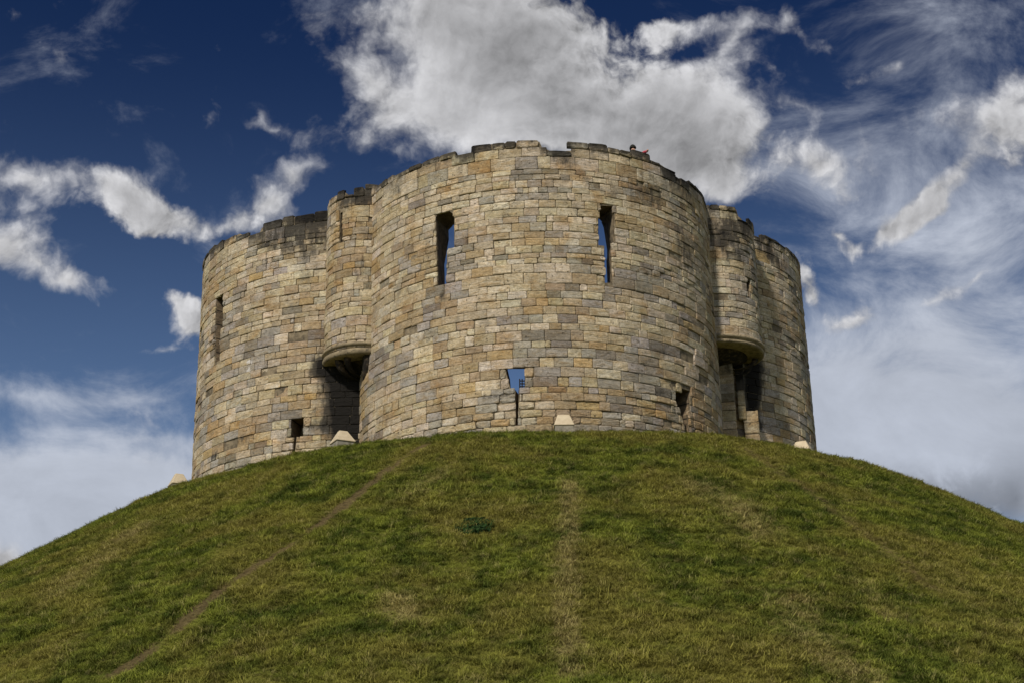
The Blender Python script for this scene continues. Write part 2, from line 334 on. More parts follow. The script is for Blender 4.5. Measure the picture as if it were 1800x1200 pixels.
def scan(poly, z):
    xs = []
    for i in range(len(poly)):
        (a, za), (b, zb_) = poly[i], poly[(i + 1) % len(poly)]
        if (za > z) != (zb_ > z): xs.append(a + (b - a) * (z - za) / (zb_ - za))
    xs.sort(); return [(xs[k], xs[k + 1]) for k in range(0, len(xs) - 1, 2)]

def add_block(V, Fc, at, s0, s1, z0, z1, proud, gap, er, nx):
    """one dressed block: domed face, worn arrises, sides running back to the core.  at(s, depth, z)"""
    h = gap / 2; e = min(.022 + er * .03, (s1 - s0) * .2); ez = min(e, (z1 - z0) * .22)
    j = lambda m: rng.uniform(-m, m)
    jj = .008 + er * .02
    cz0 = [z0 + h + j(jj) for _ in range(2)]; cz1 = [z1 - h + j(jj) for _ in range(2)]; cs = [s0 + h + j(jj), s1 - h + j(jj), s0 + h + j(jj), s1 - h + j(jj)]
    us = [0, e / (s1 - s0)] + [k / nx for k in range(1, nx)] + [1 - e / (s1 - s0), 1]
    vs = [0, ez / (z1 - z0), .5, 1 - ez / (z1 - z0), 1]
    b = len(V); nu, nv = len(us), len(vs); tilt = rng.uniform(-.012, .012, 2); rough = .004 + er * .01
    for iv, v in enumerate(vs):
        for iu, u in enumerate(us):
            sl = cs[0] + (cs[2] - cs[0]) * v; sr = cs[1] + (cs[3] - cs[1]) * v
            s = sl + (sr - sl) * u; z = (cz0[0] + (cz0[1] - cz0[0]) * u) * (1 - v) + (cz1[0] + (cz1[1] - cz1[0]) * u) * v
            edge = (iu in (0, nu - 1)) + (iv in (0, nv - 1))
            d = proud + tilt[0] * (u - .5) + tilt[1] * (v - .5) + j(rough) - edge * (.009 + er * .012 * rng.random())
            if edge == 2: s += (.5 - u) * (.012 + er * .04); z += (.5 - v) * (.012 + er * .03)
            V.append(at(s, d, z))
    for iv in range(nv - 1):
        for iu in range(nu - 1):
            a = b + iv * nu + iu; Fc.append((a, a + 1, a + nu + 1, a + nu))
    rim = [b + i for i in range(nu)] + [b + k * nu + nu - 1 for k in range(1, nv)] + [b + (nv - 1) * nu + i for i in range(nu - 2, -1, -1)] + [b + k * nu for k in range(nv - 2, 0, -1)]
    uv = [(u, 0) for u in us] + [(1, vs[k]) for k in range(1, nv)] + [(us[i], 1) for i in range(nu - 2, -1, -1)] + [(0, vs[k]) for k in range(nv - 2, 0, -1)]
    c = len(V)
    for u, v in uv: V.append(at(s0 + h + (s1 - s0 - gap) * u, -.09, z0 + h + (z1 - z0 - gap) * v))
    n = len(rim)
    for i in range(n): k = (i + 1) % n; Fc.append((rim[i], c + i, c + k, rim[k]))

def loft(cyl, A, r0, B, r1, mid=None):
    """closed prism between outline A at radius r0 and outline B at radius r1"""
    rings = [(A, r0)] + ([mid] if mid else []) + [(B, r1)]; n = len(A); V = []; Fc = []
    for P, r in rings: V += [cyl.at(ph, r, z) for ph, z in P]
    for k in range(len(rings) - 1):
        for i in range(n): j = (i + 1) % n; Fc.append((k * n + i, k * n + j, (k + 1) * n + j, (k + 1) * n + i))
    return V, Fc, n, len(rings)

def opening_loft(cyl, o, T, grow, sides_only):
    P = [cyl.hit(x, y) for x, y in o['pts']]; zc = sum(z for _, z in P) / len(P); TT = T; T = min(T, o.get('T', T)); phc = cyl.hit(o['cx'], sum(q[1] for q in o['pts']) / len(P))[0]; side = [1 if q[0] > o['cx'] else -1 for q in o['pts']]
    R = cyl.R; out = []
    def g(P):
        if not grow: return P
        c = sum(p for p, _ in P) / len(P); Q = []
        n = len(P); ar = sum(P[i][0] * P[(i + 1) % n][1] - P[(i + 1) % n][0] * P[i][1] for i in range(n)); sg = 1 if ar > 0 else -1
        for i in range(n):
            a, b_, c_ = P[i - 1], P[i], P[(i + 1) % n]
            d1 = np.array([(b_[0] - a[0]) * R, b_[1] - a[1]]); d2 = np.array([(c_[0] - b_[0]) * R, c_[1] - b_[1]])
            n1 = np.array([d1[1], -d1[0]]) / (np.linalg.norm(d1) + 1e-9) * sg; n2 = np.array([d2[1], -d2[0]]) / (np.linalg.norm(d2) + 1e-9) * sg
            m = n1 + n2; m /= (np.linalg.norm(m) + 1e-9); Q.append((b_[0] + m[0] * grow / R, b_[1] + m[1] * grow))
        return Q
    A = P
    if o['deep']:
        d = o['deep']; B = [(phc + (p - phc) * 1.15, z) for p, z in P]
        return loft(cyl, g(A), R + (.4 if grow else -.06), g(B), R - d)
    zt = max(z for _, z in P); B = []
    for (p, z), sgn in zip(P, side):
        if o['arch']:
            w = o['w'] * (1. if z < zt - .7 else .45 + .55 * math.sqrt(max(0, (zt - z) / .7)))
            B.append((phc + w * sgn / R, z + (.10 if z < zt - .2 else .12)))
        else:
            up = o.get('up', 0) if z > zc + .1 else 0
            B.append((phc + (p - phc) * 1.2 + (-.28 if sgn < 0 else .12) / R, z + up * .55))
    mid = (g([(p, z) for p, z in P]), R - .09)
    return loft(cyl, g(A), R + (.4 if grow else -.06), g(B), R - T - (.5 if grow else 0.), mid)

def fix_normals(o):
    bm = bmesh.new(); bm.from_mesh(o.data); bmesh.ops.recalc_face_normals(bm, faces=bm.faces); bm.to_mesh(o.data); bm.free()

def drum(parent, name, label, cyl, ph0, ph1, topf, openings, grime, lime, T, zbot, greyer=0, solid=False, stones=True, walk=1.3, hook=None):
    R = cyl.R
    # core: a ring with parapet and wall walk, the openings cut out of it
    n = max(8, int((ph1 - ph0) * R / .07)); V = []; Fc = []; m = 6
    for i in range(n + 1):
        ph = ph0 + (ph1 - ph0) * i / n; zt = topf(ph) - .05; zw = Z_TOP - walk - .02 * (hash(name + label) % 7)
        ri = .05 if solid else R - T
        for r, z in ((R - .042, zbot), (R - .042, zt), (R - .5, zt), (R - .5, zw), (ri, zw), (ri, zbot)): V.append(cyl.at(ph, r, z))
    closed = ph1 - ph0 > 6.28
    for i in range(n):
        for k in range(m): a = i * m + k; b_ = i * m + (k + 1) % m; Fc.append((a, b_, b_ + m, a + m))
    if not closed: Fc.append(tuple(range(m))); Fc.append(tuple(n * m + k for k in range(m))[::-1])
    core = mesh_obj('core_tmp', V, Fc, M_MORTAR)
    if closed:
        bm = bmesh.new(); bm.from_mesh(core.data); bmesh.ops.remove_doubles(bm, verts=bm.verts, dist=1e-4); bm.to_mesh(core.data); bm.free()
    fix_normals(core)
    tmp = [core]
    for o in openings:
        V, Fc, k, nr = opening_loft(cyl, o, T, .012, False)
        Fc = Fc + [tuple(range(k))[::-1], tuple((nr - 1) * k + i for i in range(k))]
        c = mesh_obj('cut_tmp', V, Fc, M_MORTAR); fix_normals(c)
        md = core.modifiers.new('cut', 'BOOLEAN'); md.operation = 'DIFFERENCE'; md.solver = 'EXACT'; md.object = c; tmp.append(c)
        V, Fc, k, nr = opening_loft(cyl, o, T, 0, True)
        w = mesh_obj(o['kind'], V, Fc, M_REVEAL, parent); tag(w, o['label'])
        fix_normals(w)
    dg = bpy.context.evaluated_depsgraph_get(); me = core.evaluated_get(dg).to_mesh()
    V = [tuple(v.co) for v in me.vertices]; Fc = [tuple(p.vertices) for p in me.polygons]; nb = len(V); nf = len(Fc)
    core.evaluated_get(dg).to_mesh_clear()
    for t in tmp: bpy.data.objects.remove(t)
    tint = [(.2, .16, .1, 1)] * nb; gri = [0.] * nb; lim = [0.] * nb; rn = [0.] * nb
    GZ = [(cyl.hit(x, y), rx * M_PX, ry * M_PX, s) for x, y, rx, ry, s in grime]
    LZ = [(cyl.hit(x, y), rx * M_PX, ry * M_PX, s) for x, y, rx, ry, s in lime]
    polys = [[cyl.hit(x, y) for x, y in o['pts']] for o in openings]
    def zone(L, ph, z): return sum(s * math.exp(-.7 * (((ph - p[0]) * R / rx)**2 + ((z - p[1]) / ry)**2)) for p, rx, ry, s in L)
    if stones:
        at = lambda s, d, z: cyl.at(s / R, R + d, z)
        for ci in range(len(COURSES) - 1):
            zt, zb_ = COURSES[ci], COURSES[ci + 1]
            if zb_ < zbot - .05: break
            hgt = zt - zb_; s = ph0 * R - rng.uniform(0, .3); low = max(0., min(1., (13.4 - zb_) / 1.0))
            cells = []
            while s < ph1 * R:
                w = rng.uniform(1.2, 2.6) * max(hgt, .2) * (1.15 if solid is False else .9); w = min(max(w, .24), .78)
                if rng.random() < .08: w *= .5
                cells.append([max(s, ph0 * R), min(s + w, ph1 * R)]); s += w
            holes = []
            for P in polys:
                for zz in (zb_ + hgt * .5,): holes += [(a * R + rng.uniform(-.02, .01), b_ * R + rng.uniform(-.01, .02)) for a, b_ in scan(P, zz)]
            out = []
            for a, b_ in cells:
                parts = [(a, b_)]
                for h0, h1 in holes:
                    q = []
                    for p0, p1 in parts:
                        if h1 <= p0 or h0 >= p1: q.append((p0, p1)); continue
                        if h0 - p0 > .05: q.append((p0, h0))
                        if p1 - h1 > .05: q.append((h1, p1))
                    parts = q
                out += parts
            for a, b_ in out:
                if b_ - a < .05: continue
                ph = (a + b_) / 2 / R; tp = topf(ph); z1 = zt
                if tp < zb_ + .09: continue
                topmost = tp < zt + .10
                if topmost: z1 = min(tp, zt + .1) + rng.uniform(-.04, .02)
                er = low * rng.random() + (.6 if topmost else 0) + (.5 if rng.random() < .07 else 0)
                if low > .6 and rng.random() < .05: continue
                v0 = len(V)
                if any(a - .02 < h1 < a + .12 or b_ - .12 < h0 < b_ + .02 for h0, h1 in holes): er = max(er, rng.uniform(.3, 1.))
                proud = rng.normal(0, .010) + (.03 if topmost and rng.random() < .5 else 0) - (rng.uniform(.03, .05) if rng.random() < .03 else 0)
                add_block(V, Fc, at, a, b_, zb_, z1, proud, .013 + .014 * er, er, max(1, int((b_ - a) / .2)))
                zf = max(0., min(1., (zb_ - 12) / 8.5)); c = pick_tint(zf, greyer, name, V[v0]); r_ = rng.random(); jit = rng.normal(0, .09)
                for q in V[v0:]:
                    ph_ = ph; z_ = q[2]; d = np.array([q[0], q[1]]) - cyl.c; ph_ = math.atan2(d @ cyl.b, d @ cyl.a)
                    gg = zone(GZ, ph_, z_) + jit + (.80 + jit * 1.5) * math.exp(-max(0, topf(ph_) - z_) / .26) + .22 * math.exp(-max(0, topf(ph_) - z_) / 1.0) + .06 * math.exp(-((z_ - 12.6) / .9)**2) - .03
                    gri.append(gg); lim.append(zone(LZ, ph_, z_))
                k = len(V) - v0; tint += [(c[0], c[1], c[2], 1)] * k; rn += [r_] * k
    mi = [1] * nf + [0] * (len(Fc) - nf)
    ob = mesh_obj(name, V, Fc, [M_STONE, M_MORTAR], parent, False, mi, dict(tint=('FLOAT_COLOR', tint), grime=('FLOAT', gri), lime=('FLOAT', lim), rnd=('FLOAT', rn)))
    tag(ob, label); return ob

tower = empty('castle_tower', (TC[0], TC[1], 12.1))
tag(tower, 'roofless round-lobed stone keep of weathered limestone blocks on top of the grass mound', 'castle')
TH = math.radians(84); TE = math.radians(100)
HOLD = {}
for k, lab in (('front', 'largest drum wall in the middle, pale tan blocks'), ('left', 'left drum wall with blackened upper courses'), ('right', 'right drum wall with grey upper courses'), ('rear', 'rear drum wall')):
    drum(tower, 'drum_wall', lab, LOBES[k], -TE, TE, TOP[k], OPEN[k], GR[k], LIME[k], 1.2 if k == 'front' else 1.9, ZB, walk=2.8 if k == 'rear' else 1.3, greyer={'front': .15, 'left': .1, 'right': .9, 'rear': .3}[k], stones=(k != 'rear'))

# corner turrets, carried on moulded rings and corbels above the angles
def lathe(cyl, prof, a0, a1, n=48):
    V = []; Fc = []; m = len(prof)
    for i in range(n + 1):
        ph = a0 + (a1 - a0) * i / n
        for r, z in prof: V.append(cyl.at(ph, r, z))
    for i in range(n):
        for k in range(m - 1): a = i * m + k; Fc.append((a, a + 1, a + 1 + m, a + m))
    return V, Fc
def pier(parent, name, label, c, ax, w, d, z0, z1, grime, hgt=.34):
    """square shaft of stacked blocks"""
    V = []; Fc = []; tint = []; gri = []; rn = []; ay = rot90(ax); z = z1
    mb = MB(); mb.box((c[0], c[1], (z0 + z1) / 2), np.array([*(ax * (d / 2 - .03)), 0]), np.array([*(ay * (w / 2 - .03)), 0]), (0, 0, (z1 - z0) / 2 - .02))
    nb = len(mb.V); nf = len(mb.F)
    V = [np.array(v) for v in mb.V]; Fc = list(mb.F); tint = [(.2, .16, .1, 1)] * nb; gri = [0] * nb; rn = [0] * nb
    faces = [(ax, ay, d / 2, w), (ay, -ax, w / 2, d), (-ay, ax, w / 2, d)]
    while z > z0:
        h = rng.uniform(.8, 1.25) * hgt; zb_ = max(z - h, z0)
        if z - zb_ < .08: break
        cut = rng.uniform(.35, .65) if w > .6 else None
        c3 = pick_tint(.4, .2, ''); r_ = rng.random(); jit = rng.normal(0, .1)
        for nrm, tan, dd, ww in faces:
            segs = [(-ww / 2, ww / 2)] if not cut else [(-ww / 2, -ww / 2 + ww * cut), (-ww / 2 + ww * cut, ww / 2)]
            pr = rng.normal(0, .008)
            for sa, sb in segs:
                v0 = len(V)
                at = lambda s, dp, zz: np.array([*(c + nrm * (dd + dp) + tan * s), zz])
                add_block(V, Fc, at, sa, sb, zb_, z, pr, .02, .35, max(1, int((sb - sa) / .2)))
                for q in V[v0:]: gri.append(grime(q[2]) + jit)
                kk = len(V) - v0; tint += [(*c3, 1)] * kk; rn += [r_] * kk
        z = zb_
    mi = [1] * nf + [0] * (len(Fc) - nf)
    ob = mesh_obj(name, V, Fc, [M_STONE, M_MORTAR], parent, False, mi, dict(tint=('FLOAT_COLOR', tint), grime=('FLOAT', gri), lime=('FLOAT', [0.] * len(V)), rnd=('FLOAT', rn)))
    if label: tag(ob, label)
    return ob

ZR = {'left': TUR['left'].hit(606, 612)[1], 'right': TUR['right'].hit(1290, 594)[1]}
for k in ('left', 'right'):
    t = TUR[k]; zr = ZR[k]
    body = drum(tower, 'turret', {'left': 'slim round turret in the angle left of the front drum', 'right': 'darker round turret in the angle right of the front drum'}[k],
         t, -math.radians(125), math.radians(125), TTOP[k], TOPEN[k], TGR[k], [], .8, zr, greyer=.1 if k == 'left' else 1.1, solid=True, walk=1.2)
    R = t.R; a = math.radians(128)
    prof = [(R - .1, zr + .20), (R + .05, zr + .17), (R + .08, zr + .12), (R + .06, zr + .07), (R - .01, zr + .045), (R - .03, zr + .01), (R - .02, zr - .02), (R + .03, zr - .05), (R + .05, zr - .10), (R + .03, zr - .19), (R - .03, zr - .22), (R - .5, zr - .23), (.2, zr - .2)] if k == 'left' else \
           [(R - .1, zr + .15), (R + .05, zr + .12), (R + .07, zr + .07), (R + .05, zr + .02), (R - .01, zr - .01), (R - .02, zr - .03), (R + .02, zr - .06), (R + .02, zr - .12), (R - .05, zr - .16), (R - .5, zr - .17), (.2, zr - .12)]
    V, Fc = lathe(t, prof, -a, a)
    mesh_obj('ring_moulding', V, Fc, M_RING, tower, True)
    # corbels: rounded brackets stepping back into the angle
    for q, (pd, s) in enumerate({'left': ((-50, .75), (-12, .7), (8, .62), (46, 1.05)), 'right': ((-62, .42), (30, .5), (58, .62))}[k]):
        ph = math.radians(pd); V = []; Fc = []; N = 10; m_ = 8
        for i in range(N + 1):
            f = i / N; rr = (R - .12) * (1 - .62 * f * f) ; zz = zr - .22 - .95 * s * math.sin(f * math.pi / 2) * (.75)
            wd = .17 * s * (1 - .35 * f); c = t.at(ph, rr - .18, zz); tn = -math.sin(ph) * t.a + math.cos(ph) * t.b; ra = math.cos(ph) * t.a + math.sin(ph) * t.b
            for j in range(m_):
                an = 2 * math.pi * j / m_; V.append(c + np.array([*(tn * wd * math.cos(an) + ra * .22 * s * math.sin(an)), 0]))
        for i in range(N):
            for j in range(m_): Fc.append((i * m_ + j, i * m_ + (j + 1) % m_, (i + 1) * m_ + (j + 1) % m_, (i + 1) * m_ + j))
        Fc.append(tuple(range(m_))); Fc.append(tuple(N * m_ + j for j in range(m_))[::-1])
        mesh_obj('corbel', V, Fc, M_CORBEL, tower, True)
    # dark masonry shelf set back under the ring
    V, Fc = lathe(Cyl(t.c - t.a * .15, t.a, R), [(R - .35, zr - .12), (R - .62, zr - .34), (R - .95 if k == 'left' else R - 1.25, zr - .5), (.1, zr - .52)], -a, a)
    mesh_obj('corbel_shelf', V, Fc, M_CORBEL, tower, True)
# angle shafts below the turrets
def on_plan(x, y, off_cyl, depth):                       # plan point on the sight line at a given distance
    d = sight(x, y); t_ = depth / math.hypot(d[0], d[1]); return np.array([d[0] * t_, d[1] * t_])
toward = -TUR['right'].c / np.linalg.norm(TUR['right'].c)
dist_r = np.linalg.norm(TUR['right'].c)
c1 = on_plan(1277, 690, None, dist_r + .15)
pier(tower, 'buttress', 'broad squared buttress under the right turret', c1, toward, .52, .8, ZB, ZR['right'] - .1, lambda z: .75 * math.exp(-max(0, ZR['right'] - z) / .5) + .12)
c2 = on_plan(1302, 690, None, dist_r + .35)
zs = FL.hit(1250, 735)[1]
z_lo = sight(1302, 735); z_lo = z_lo[2] / math.hypot(z_lo[0], z_lo[1]) * (dist_r)
pier(tower, 'angle_shaft', 'slim ochre shaft with dark gap below it', c2, toward, .26, .4, z_lo, ZR['right'] - .1, lambda z: 1.5 * math.exp(-(max(0, ZR['right'] - z) / 1.2)**2), .5)
c3 = on_plan(1322, 760, None, dist_r + .55)
z3 = sight(1322, 722); z3 = z3[2] / math.hypot(z3[0], z3[1]) * (dist_r + .3)
pier(tower, 'angle_footing', 'broken stub of masonry at the foot of the angle', c3, toward, .50, .7, ZB, z3, lambda z: .35, .36)
tl = -TUR['left'].c / np.linalg.norm(TUR['left'].c); dist_l = np.linalg.norm(TUR['left'].c)
pier(tower, 'angle_shaft', 'narrow pale shaft in the blackened angle', on_plan(631, 700, None, dist_l + .25), tl, .20, .4, ZB, ZR['left'] - .5, lambda z: .28, .6)
# iron grille in the square hole
gm_ = MB()
for y in (664, 669, 674, 679): p0, p1 = FL.hit(911, y), FL.hit(921.5, y); gm_.tube([FL.at(p0[0], FL.R - .25, p0[1]), FL.at(p1[0], FL.R - .25, p1[1])], .018, 6)
for x in (912, 916.5): p0, p1 = FL.hit(x, 661), FL.hit(x, 682); gm_.tube([FL.at(p0[0], FL.R - .22, p0[1]), FL.at(p1[0], FL.R - .22, p1[1])], .02, 6)
gm_.build('iron_grille', M_IRON, tower)

# ------------------------------------------------------------------ the mound
HK = [0, 11, 12.5, 14, 16, 18, 20, 23, 27, 32, 36, 38.5]; HD = [.112, .254, .503, 1.097, 1.288, 1.188, 1.774, 2.375, 2.981, 1.9, .55]
HS = 12.20 - np.cumsum([0] + HD)
MCX, MCY, TILT = TC[0], TC[1] - .026, .022
rs_ = np.linspace(0, 40, 401); hs_ = np.interp(rs_, HK, HS); kk = np.exp(-np.linspace(-2, 2, 17)**2); kk /= kk.sum()
hs2 = np.convolve(np.pad(hs_, 8, mode='edge'), kk, 'valid')
def hill_z(x, y):
    dx, dy = x - MCX, y - MCY; r = np.hypot(dx, dy)
    z = np.interp(r, rs_, hs2); fade = np.clip((36 - r) / 10, 0, 1)
    return z * 1. + TILT * dx * fade - .0
def hill_hit(x, y):
    d = sight(x, y); lo = None
    for t_ in np.arange(14, 75, .1):
        p = d * t_
        if p[2] < hill_z(p[0], p[1]):
            return p
    return d * 45
rr = np.concatenate([[.01, 4, 8], np.arange(9.4, 38.6, .14), [39, 41, 45, 52, 65, 90, 140, 250, 500, 1000, 2500, 5000]])
th = np.concatenate([np.linspace(-115, 115, 1000), np.linspace(115, 245, 90)[1:-1]]) * math.pi / 180
RR, THH = np.meshgrid(rr, th, indexing='ij'); HXv = MCX + RR * np.sin(THH); HYv = MCY - RR * np.cos(THH); HZv = hill_z(HXv, HYv)
# low humps and tussocks
amp = np.clip((RR - 9.5) / 3, 0, 1) * np.clip((45 - RR) / 8, 0, 1)
hump = np.zeros_like(HZv)
for i in range(hump.shape[0]):
    if amp[i].max() == 0: continue
    for j in range(hump.shape[1]):
        p = Vector((HXv[i, j], HYv[i, j], 0)); hump[i, j] = .14 * mnoise.noise(p * .22) + .07 * mnoise.noise(p * .7) + .065 * mnoise.noise(p * 2.3) + .04 * mnoise.noise(p * 6.)
HZv = HZv + hump * amp
# wear: trodden paths and dry strips follow lines over the ground
def dist_line(pts):
    P = [hill_hit(x, y)[:2] for x, y in pts]; best = np.full(HXv.shape, 1e9)
    for a, b_ in zip(P[:-1], P[1:]):
        ab = b_ - a; t_ = np.clip(((HXv - a[0]) * ab[0] + (HYv - a[1]) * ab[1]) / (ab @ ab), 0, 1)
        best = np.minimum(best, np.hypot(HXv - a[0] - t_ * ab[0], HYv - a[1] - t_ * ab[1]))
    return best
bare = np.exp(-(dist_line([(190,1198),(300,1120),(420,1020),(520,950),(600,895),(680,835),(750,785)]) / .19)**2) * 1.25
wob = np.array([[mnoise.noise(Vector((x * .9, y * .9, 4.))) for x, y in zip(a, c)] for a, c in zip(HXv[:, ::4], HYv[:, ::4])]); wob = np.repeat(wob, 4, 1)[:, :HXv.shape[1]]
bare *= np.clip(.95 + 1.1 * wob, .5, 1.2)
bare += np.exp(-(dist_line([(1310,790),(1400,850),(1500,925),(1570,975),(1640,1035)]) / .35)**2) * .6
dry = np.exp(-(dist_line([(1000,850),(1000,940),(998,1010),(990,1090),(1005,1190)]) / .34)**2) * .62
dry += np.exp(-(dist_line([(1390,1060),(1420,1120),(1500,1190)]) / .8)**2) * .5 + np.exp(-(dist_line([(1230,860),(1300,900),(1330,930)]) / .8)**2) * .55
dry += np.exp(-(dist_line([(250,930),(150,1000),(110,1040)]) / .9)**2) * .5 + np.exp(-(dist_line([(700,1060),(720,1090)]) / .5)**2) * .6
dry += np.exp(-(dist_line([(780,840),(720,870)]) / .6)**2) * .45 + np.exp(-(dist_line([(1640,1000),(1780,1110)]) / .6)**2) * .35 + np.exp(-(dist_line([(1500,1020),(1560,1080)]) / .6)**2) * .4
vis = ((np.abs(THH) < math.radians(112)) & (RR > 9.9) & (RR < 38)).astype(float)
# keep the tufts to the ground a walk round the camera could see
az = np.degrees(np.arctan2(HXv, HYv)); vis *= (np.abs(az) < 26) & (HYv < TC[1] + 4)
nr_, nt_ = RR.shape; idx = np.arange(nr_ * nt_).reshape(nr_, nt_); nx_ = np.roll(idx, -1, 1)
quads = np.stack([idx[:-1], idx[1:], nx_[1:], nx_[:-1]], -1).reshape(-1, 4)
HV = np.stack([HXv, HYv, HZv], -1).reshape(-1, 3)

def grass_colour(g, vec, dryv, barev):
    big = g.noise(vec, .35, 5., .6, .4); mid = g.noise(vec, 1.5, 6., .65, .6); sm = g.noise(g.scale(vec, (1, 1, 1.6)), 5., 5., .65)
    c = g.mix(g.ramp(mid, .38, .62), (.066, .092, .013, 1), (.225, .25, .038, 1))
    c = g.mix(g.ramp(big, .42, .62, 0, .7), c, (.27, .235, .055, 1))
    dd = g.m('ADD', dryv, g.m('MULTIPLY', g.m('SUBTRACT', g.m('ADD', g.m('MULTIPLY', sm, .5), g.m('MULTIPLY', mid, .5)), .5), 2.4))
    c = g.mix(g.ramp(dd, .22, .8, 0, .85), c, (.36, .30, .125, 1))
    bb = g.m('ADD', barev, g.m('MULTIPLY', g.m('SUBTRACT', sm, .5), 1.2))
    return g.mix(g.ramp(bb, .3, .9, 0, .8), c, (.20, .14, .075, 1))
M_SOIL, g, b = material('mound_turf')
pos = g.n('ShaderNodeNewGeometry').outputs['Position']
c = grass_colour(g, pos, attr(g, 'dry'), attr(g, 'bare')); f = g.noise(pos, 14., 6., .75)
v = g.ramp(f, .3, .7, .40, 1.0); c = g.mix(1., c, g.xyz(v, v, v), 'MULTIPLY')
c = g.mix(g.ramp(g.noise(pos, 9., 4., .6), .58, .7, 0, .5), c, (.055, .038, .018, 1))
g.link(c, b.inputs['Base Color']); bump(g, b, f, .08)
b.inputs['Roughness'].default_value = 1.; b.inputs['Specular IOR Level'].default_value = .05

mound = mesh_obj('ground', HV, quads.tolist(), M_SOIL, None, True, None, dict(dry=('FLOAT', dry.ravel()), bare=('FLOAT', bare.ravel()), vis=('FLOAT', vis.ravel())))
tag(mound, 'steep grass mound that carries the tower', None, None, 'structure')

# grass: many small tufts growing out of the mound
M_GRASS, g, b = material('grass_blade')
pos = g.n('ShaderNodeNewGeometry').outputs['Position']
c = grass_colour(g, pos, attr(g, 'dry', typ='INSTANCER'), attr(g, 'bare', typ='INSTANCER'))
oi = g.n('ShaderNodeObjectInfo').outputs['Random']
v = g.ramp(oi, 0, 1, .65, 1.6, False); c = g.mix(1., c, g.xyz(v, v, v), 'MULTIPLY')
c = g.mix(g.ramp(oi, .86, .93, 0, .55), c, (.30, .245, .11, 1))
g.link(c, b.inputs['Base Color']); b.inputs['Roughness'].default_value = .75; b.inputs['Specular IOR Level'].default_value = .15
tr = g.n('ShaderNodeBsdfTranslucent'); g.link(c, tr.inputs[0]); ms = g.n('ShaderNodeMixShader'); ms.inputs[0].default_value = .3
out = [n for n in g.nt.nodes if n.type == 'OUTPUT_MATERIAL'][0]; g.link(b.outputs[0], ms.inputs[1]); g.link(tr.outputs[0], ms.inputs[2]); g.link(ms.outputs[0], out.inputs[0])

tuft_coll = bpy.data.collections.new('tuft_kinds')
def tuft(seed, nb, hgt, spread, lean):
    r = random.Random(seed); V = []; Fc = []
    for i in range(nb):
        a = r.uniform(0, 6.283); x, y = r.gauss(0, spread), r.gauss(0, spread); h = hgt * r.uniform(.5, 1.25); l = lean * r.uniform(.3, 1.5) * h
        w = r.uniform(.0035, .0075); dx, dy = math.cos(a), math.sin(a); px, py = -dy * w, dx * w; b0 = len(V)
        for f, ww in ((0, 1), (.4, .9), (.75, .6)):
            ox = x + dx * l * f * f; oy = y + dy * l * f * f; z = h * (f - .25 * lean * f * f) - .01
            V += [(ox - px * ww, oy - py * ww, z), (ox + px * ww, oy + py * ww, z)]
        V.append((x + dx * l, y + dy * l, h * (1 - .25 * lean)))
        Fc += [(b0, b0 + 1, b0 + 3, b0 + 2), (b0 + 2, b0 + 3, b0 + 5, b0 + 4), (b0 + 4, b0 + 5, b0 + 6)]
    me = bpy.data.meshes.new('grass_tuft'); me.from_pydata(V, [], Fc); me.materials.append(M_GRASS)
    o = bpy.data.objects.new('grass_tuft', me); tuft_coll.objects.link(o)
for q in range(6): tuft(q, 26, (.075, .09, .11, .065, .13, .085)[q], (.05, .055, .06, .06, .04, .07)[q], (1., 1.4, .9, 1.8, .7, 1.3)[q])

ng = bpy.data.node_groups.new('grass_scatter', 'GeometryNodeTree')
ng.interface.new_socket('Geometry', in_out='INPUT', socket_type='NodeSocketGeometry'); ng.interface.new_socket('Geometry', in_out='OUTPUT', socket_type='NodeSocketGeometry')
N = ng.nodes; Lk = ng.links.new
gi, go = N.new('NodeGroupInput'), N.new('NodeGroupOutput')
oinf = N.new('GeometryNodeObjectInfo'); oinf.inputs['Object'].default_value = mound; oinf.transform_space = 'RELATIVE'
dp = N.new('GeometryNodeDistributePointsOnFaces'); dp.distribute_method = 'RANDOM'; Lk(oinf.outputs['Geometry'], dp.inputs['Mesh'])
na = N.new('GeometryNodeInputNamedAttribute'); na.data_type = 'FLOAT'; na.inputs['Name'].default_value = 'vis'
mm = N.new('ShaderNodeMath'); mm.operation = 'MULTIPLY'; Lk(na.outputs['Attribute'], mm.inputs[0]); mm.inputs[1].default_value = 150.
Lk(mm.outputs[0], dp.inputs['Density'])
ci_ = N.new('GeometryNodeCollectionInfo'); ci_.inputs['Collection'].default_value = tuft_coll; ci_.inputs['Separate Children'].default_value = True; ci_.inputs['Reset Children'].default_value = True
ip = N.new('GeometryNodeInstanceOnPoints'); Lk(dp.outputs['Points'], ip.inputs['Points']); Lk(ci_.outputs[0], ip.inputs['Instance']); ip.inputs['Pick Instance'].default_value = True
# tufts stand between upright and square to the slope, turned at random
al = N.new('FunctionNodeAlignRotationToVector'); al.axis = 'Z'; al.inputs['Factor'].default_value = .6; Lk(dp.outputs['Normal'], al.inputs['Vector'])
rv = N.new('FunctionNodeRandomValue'); rv.data_type = 'FLOAT'; rv.inputs[2].default_value = 0; rv.inputs[3].default_value = 6.283
cx_ = N.new('ShaderNodeCombineXYZ'); Lk(rv.outputs[1], cx_.inputs[2])
ro = N.new('FunctionNodeRotateRotation'); ro.rotation_space = 'LOCAL'; Lk(al.outputs[0], ro.inputs[0]); e2 = N.new('FunctionNodeEulerToRotation'); Lk(cx_.outputs[0], e2.inputs[0]); Lk(e2.outputs[0], ro.inputs[1])
Lk(ro.outputs[0], ip.inputs['Rotation'])
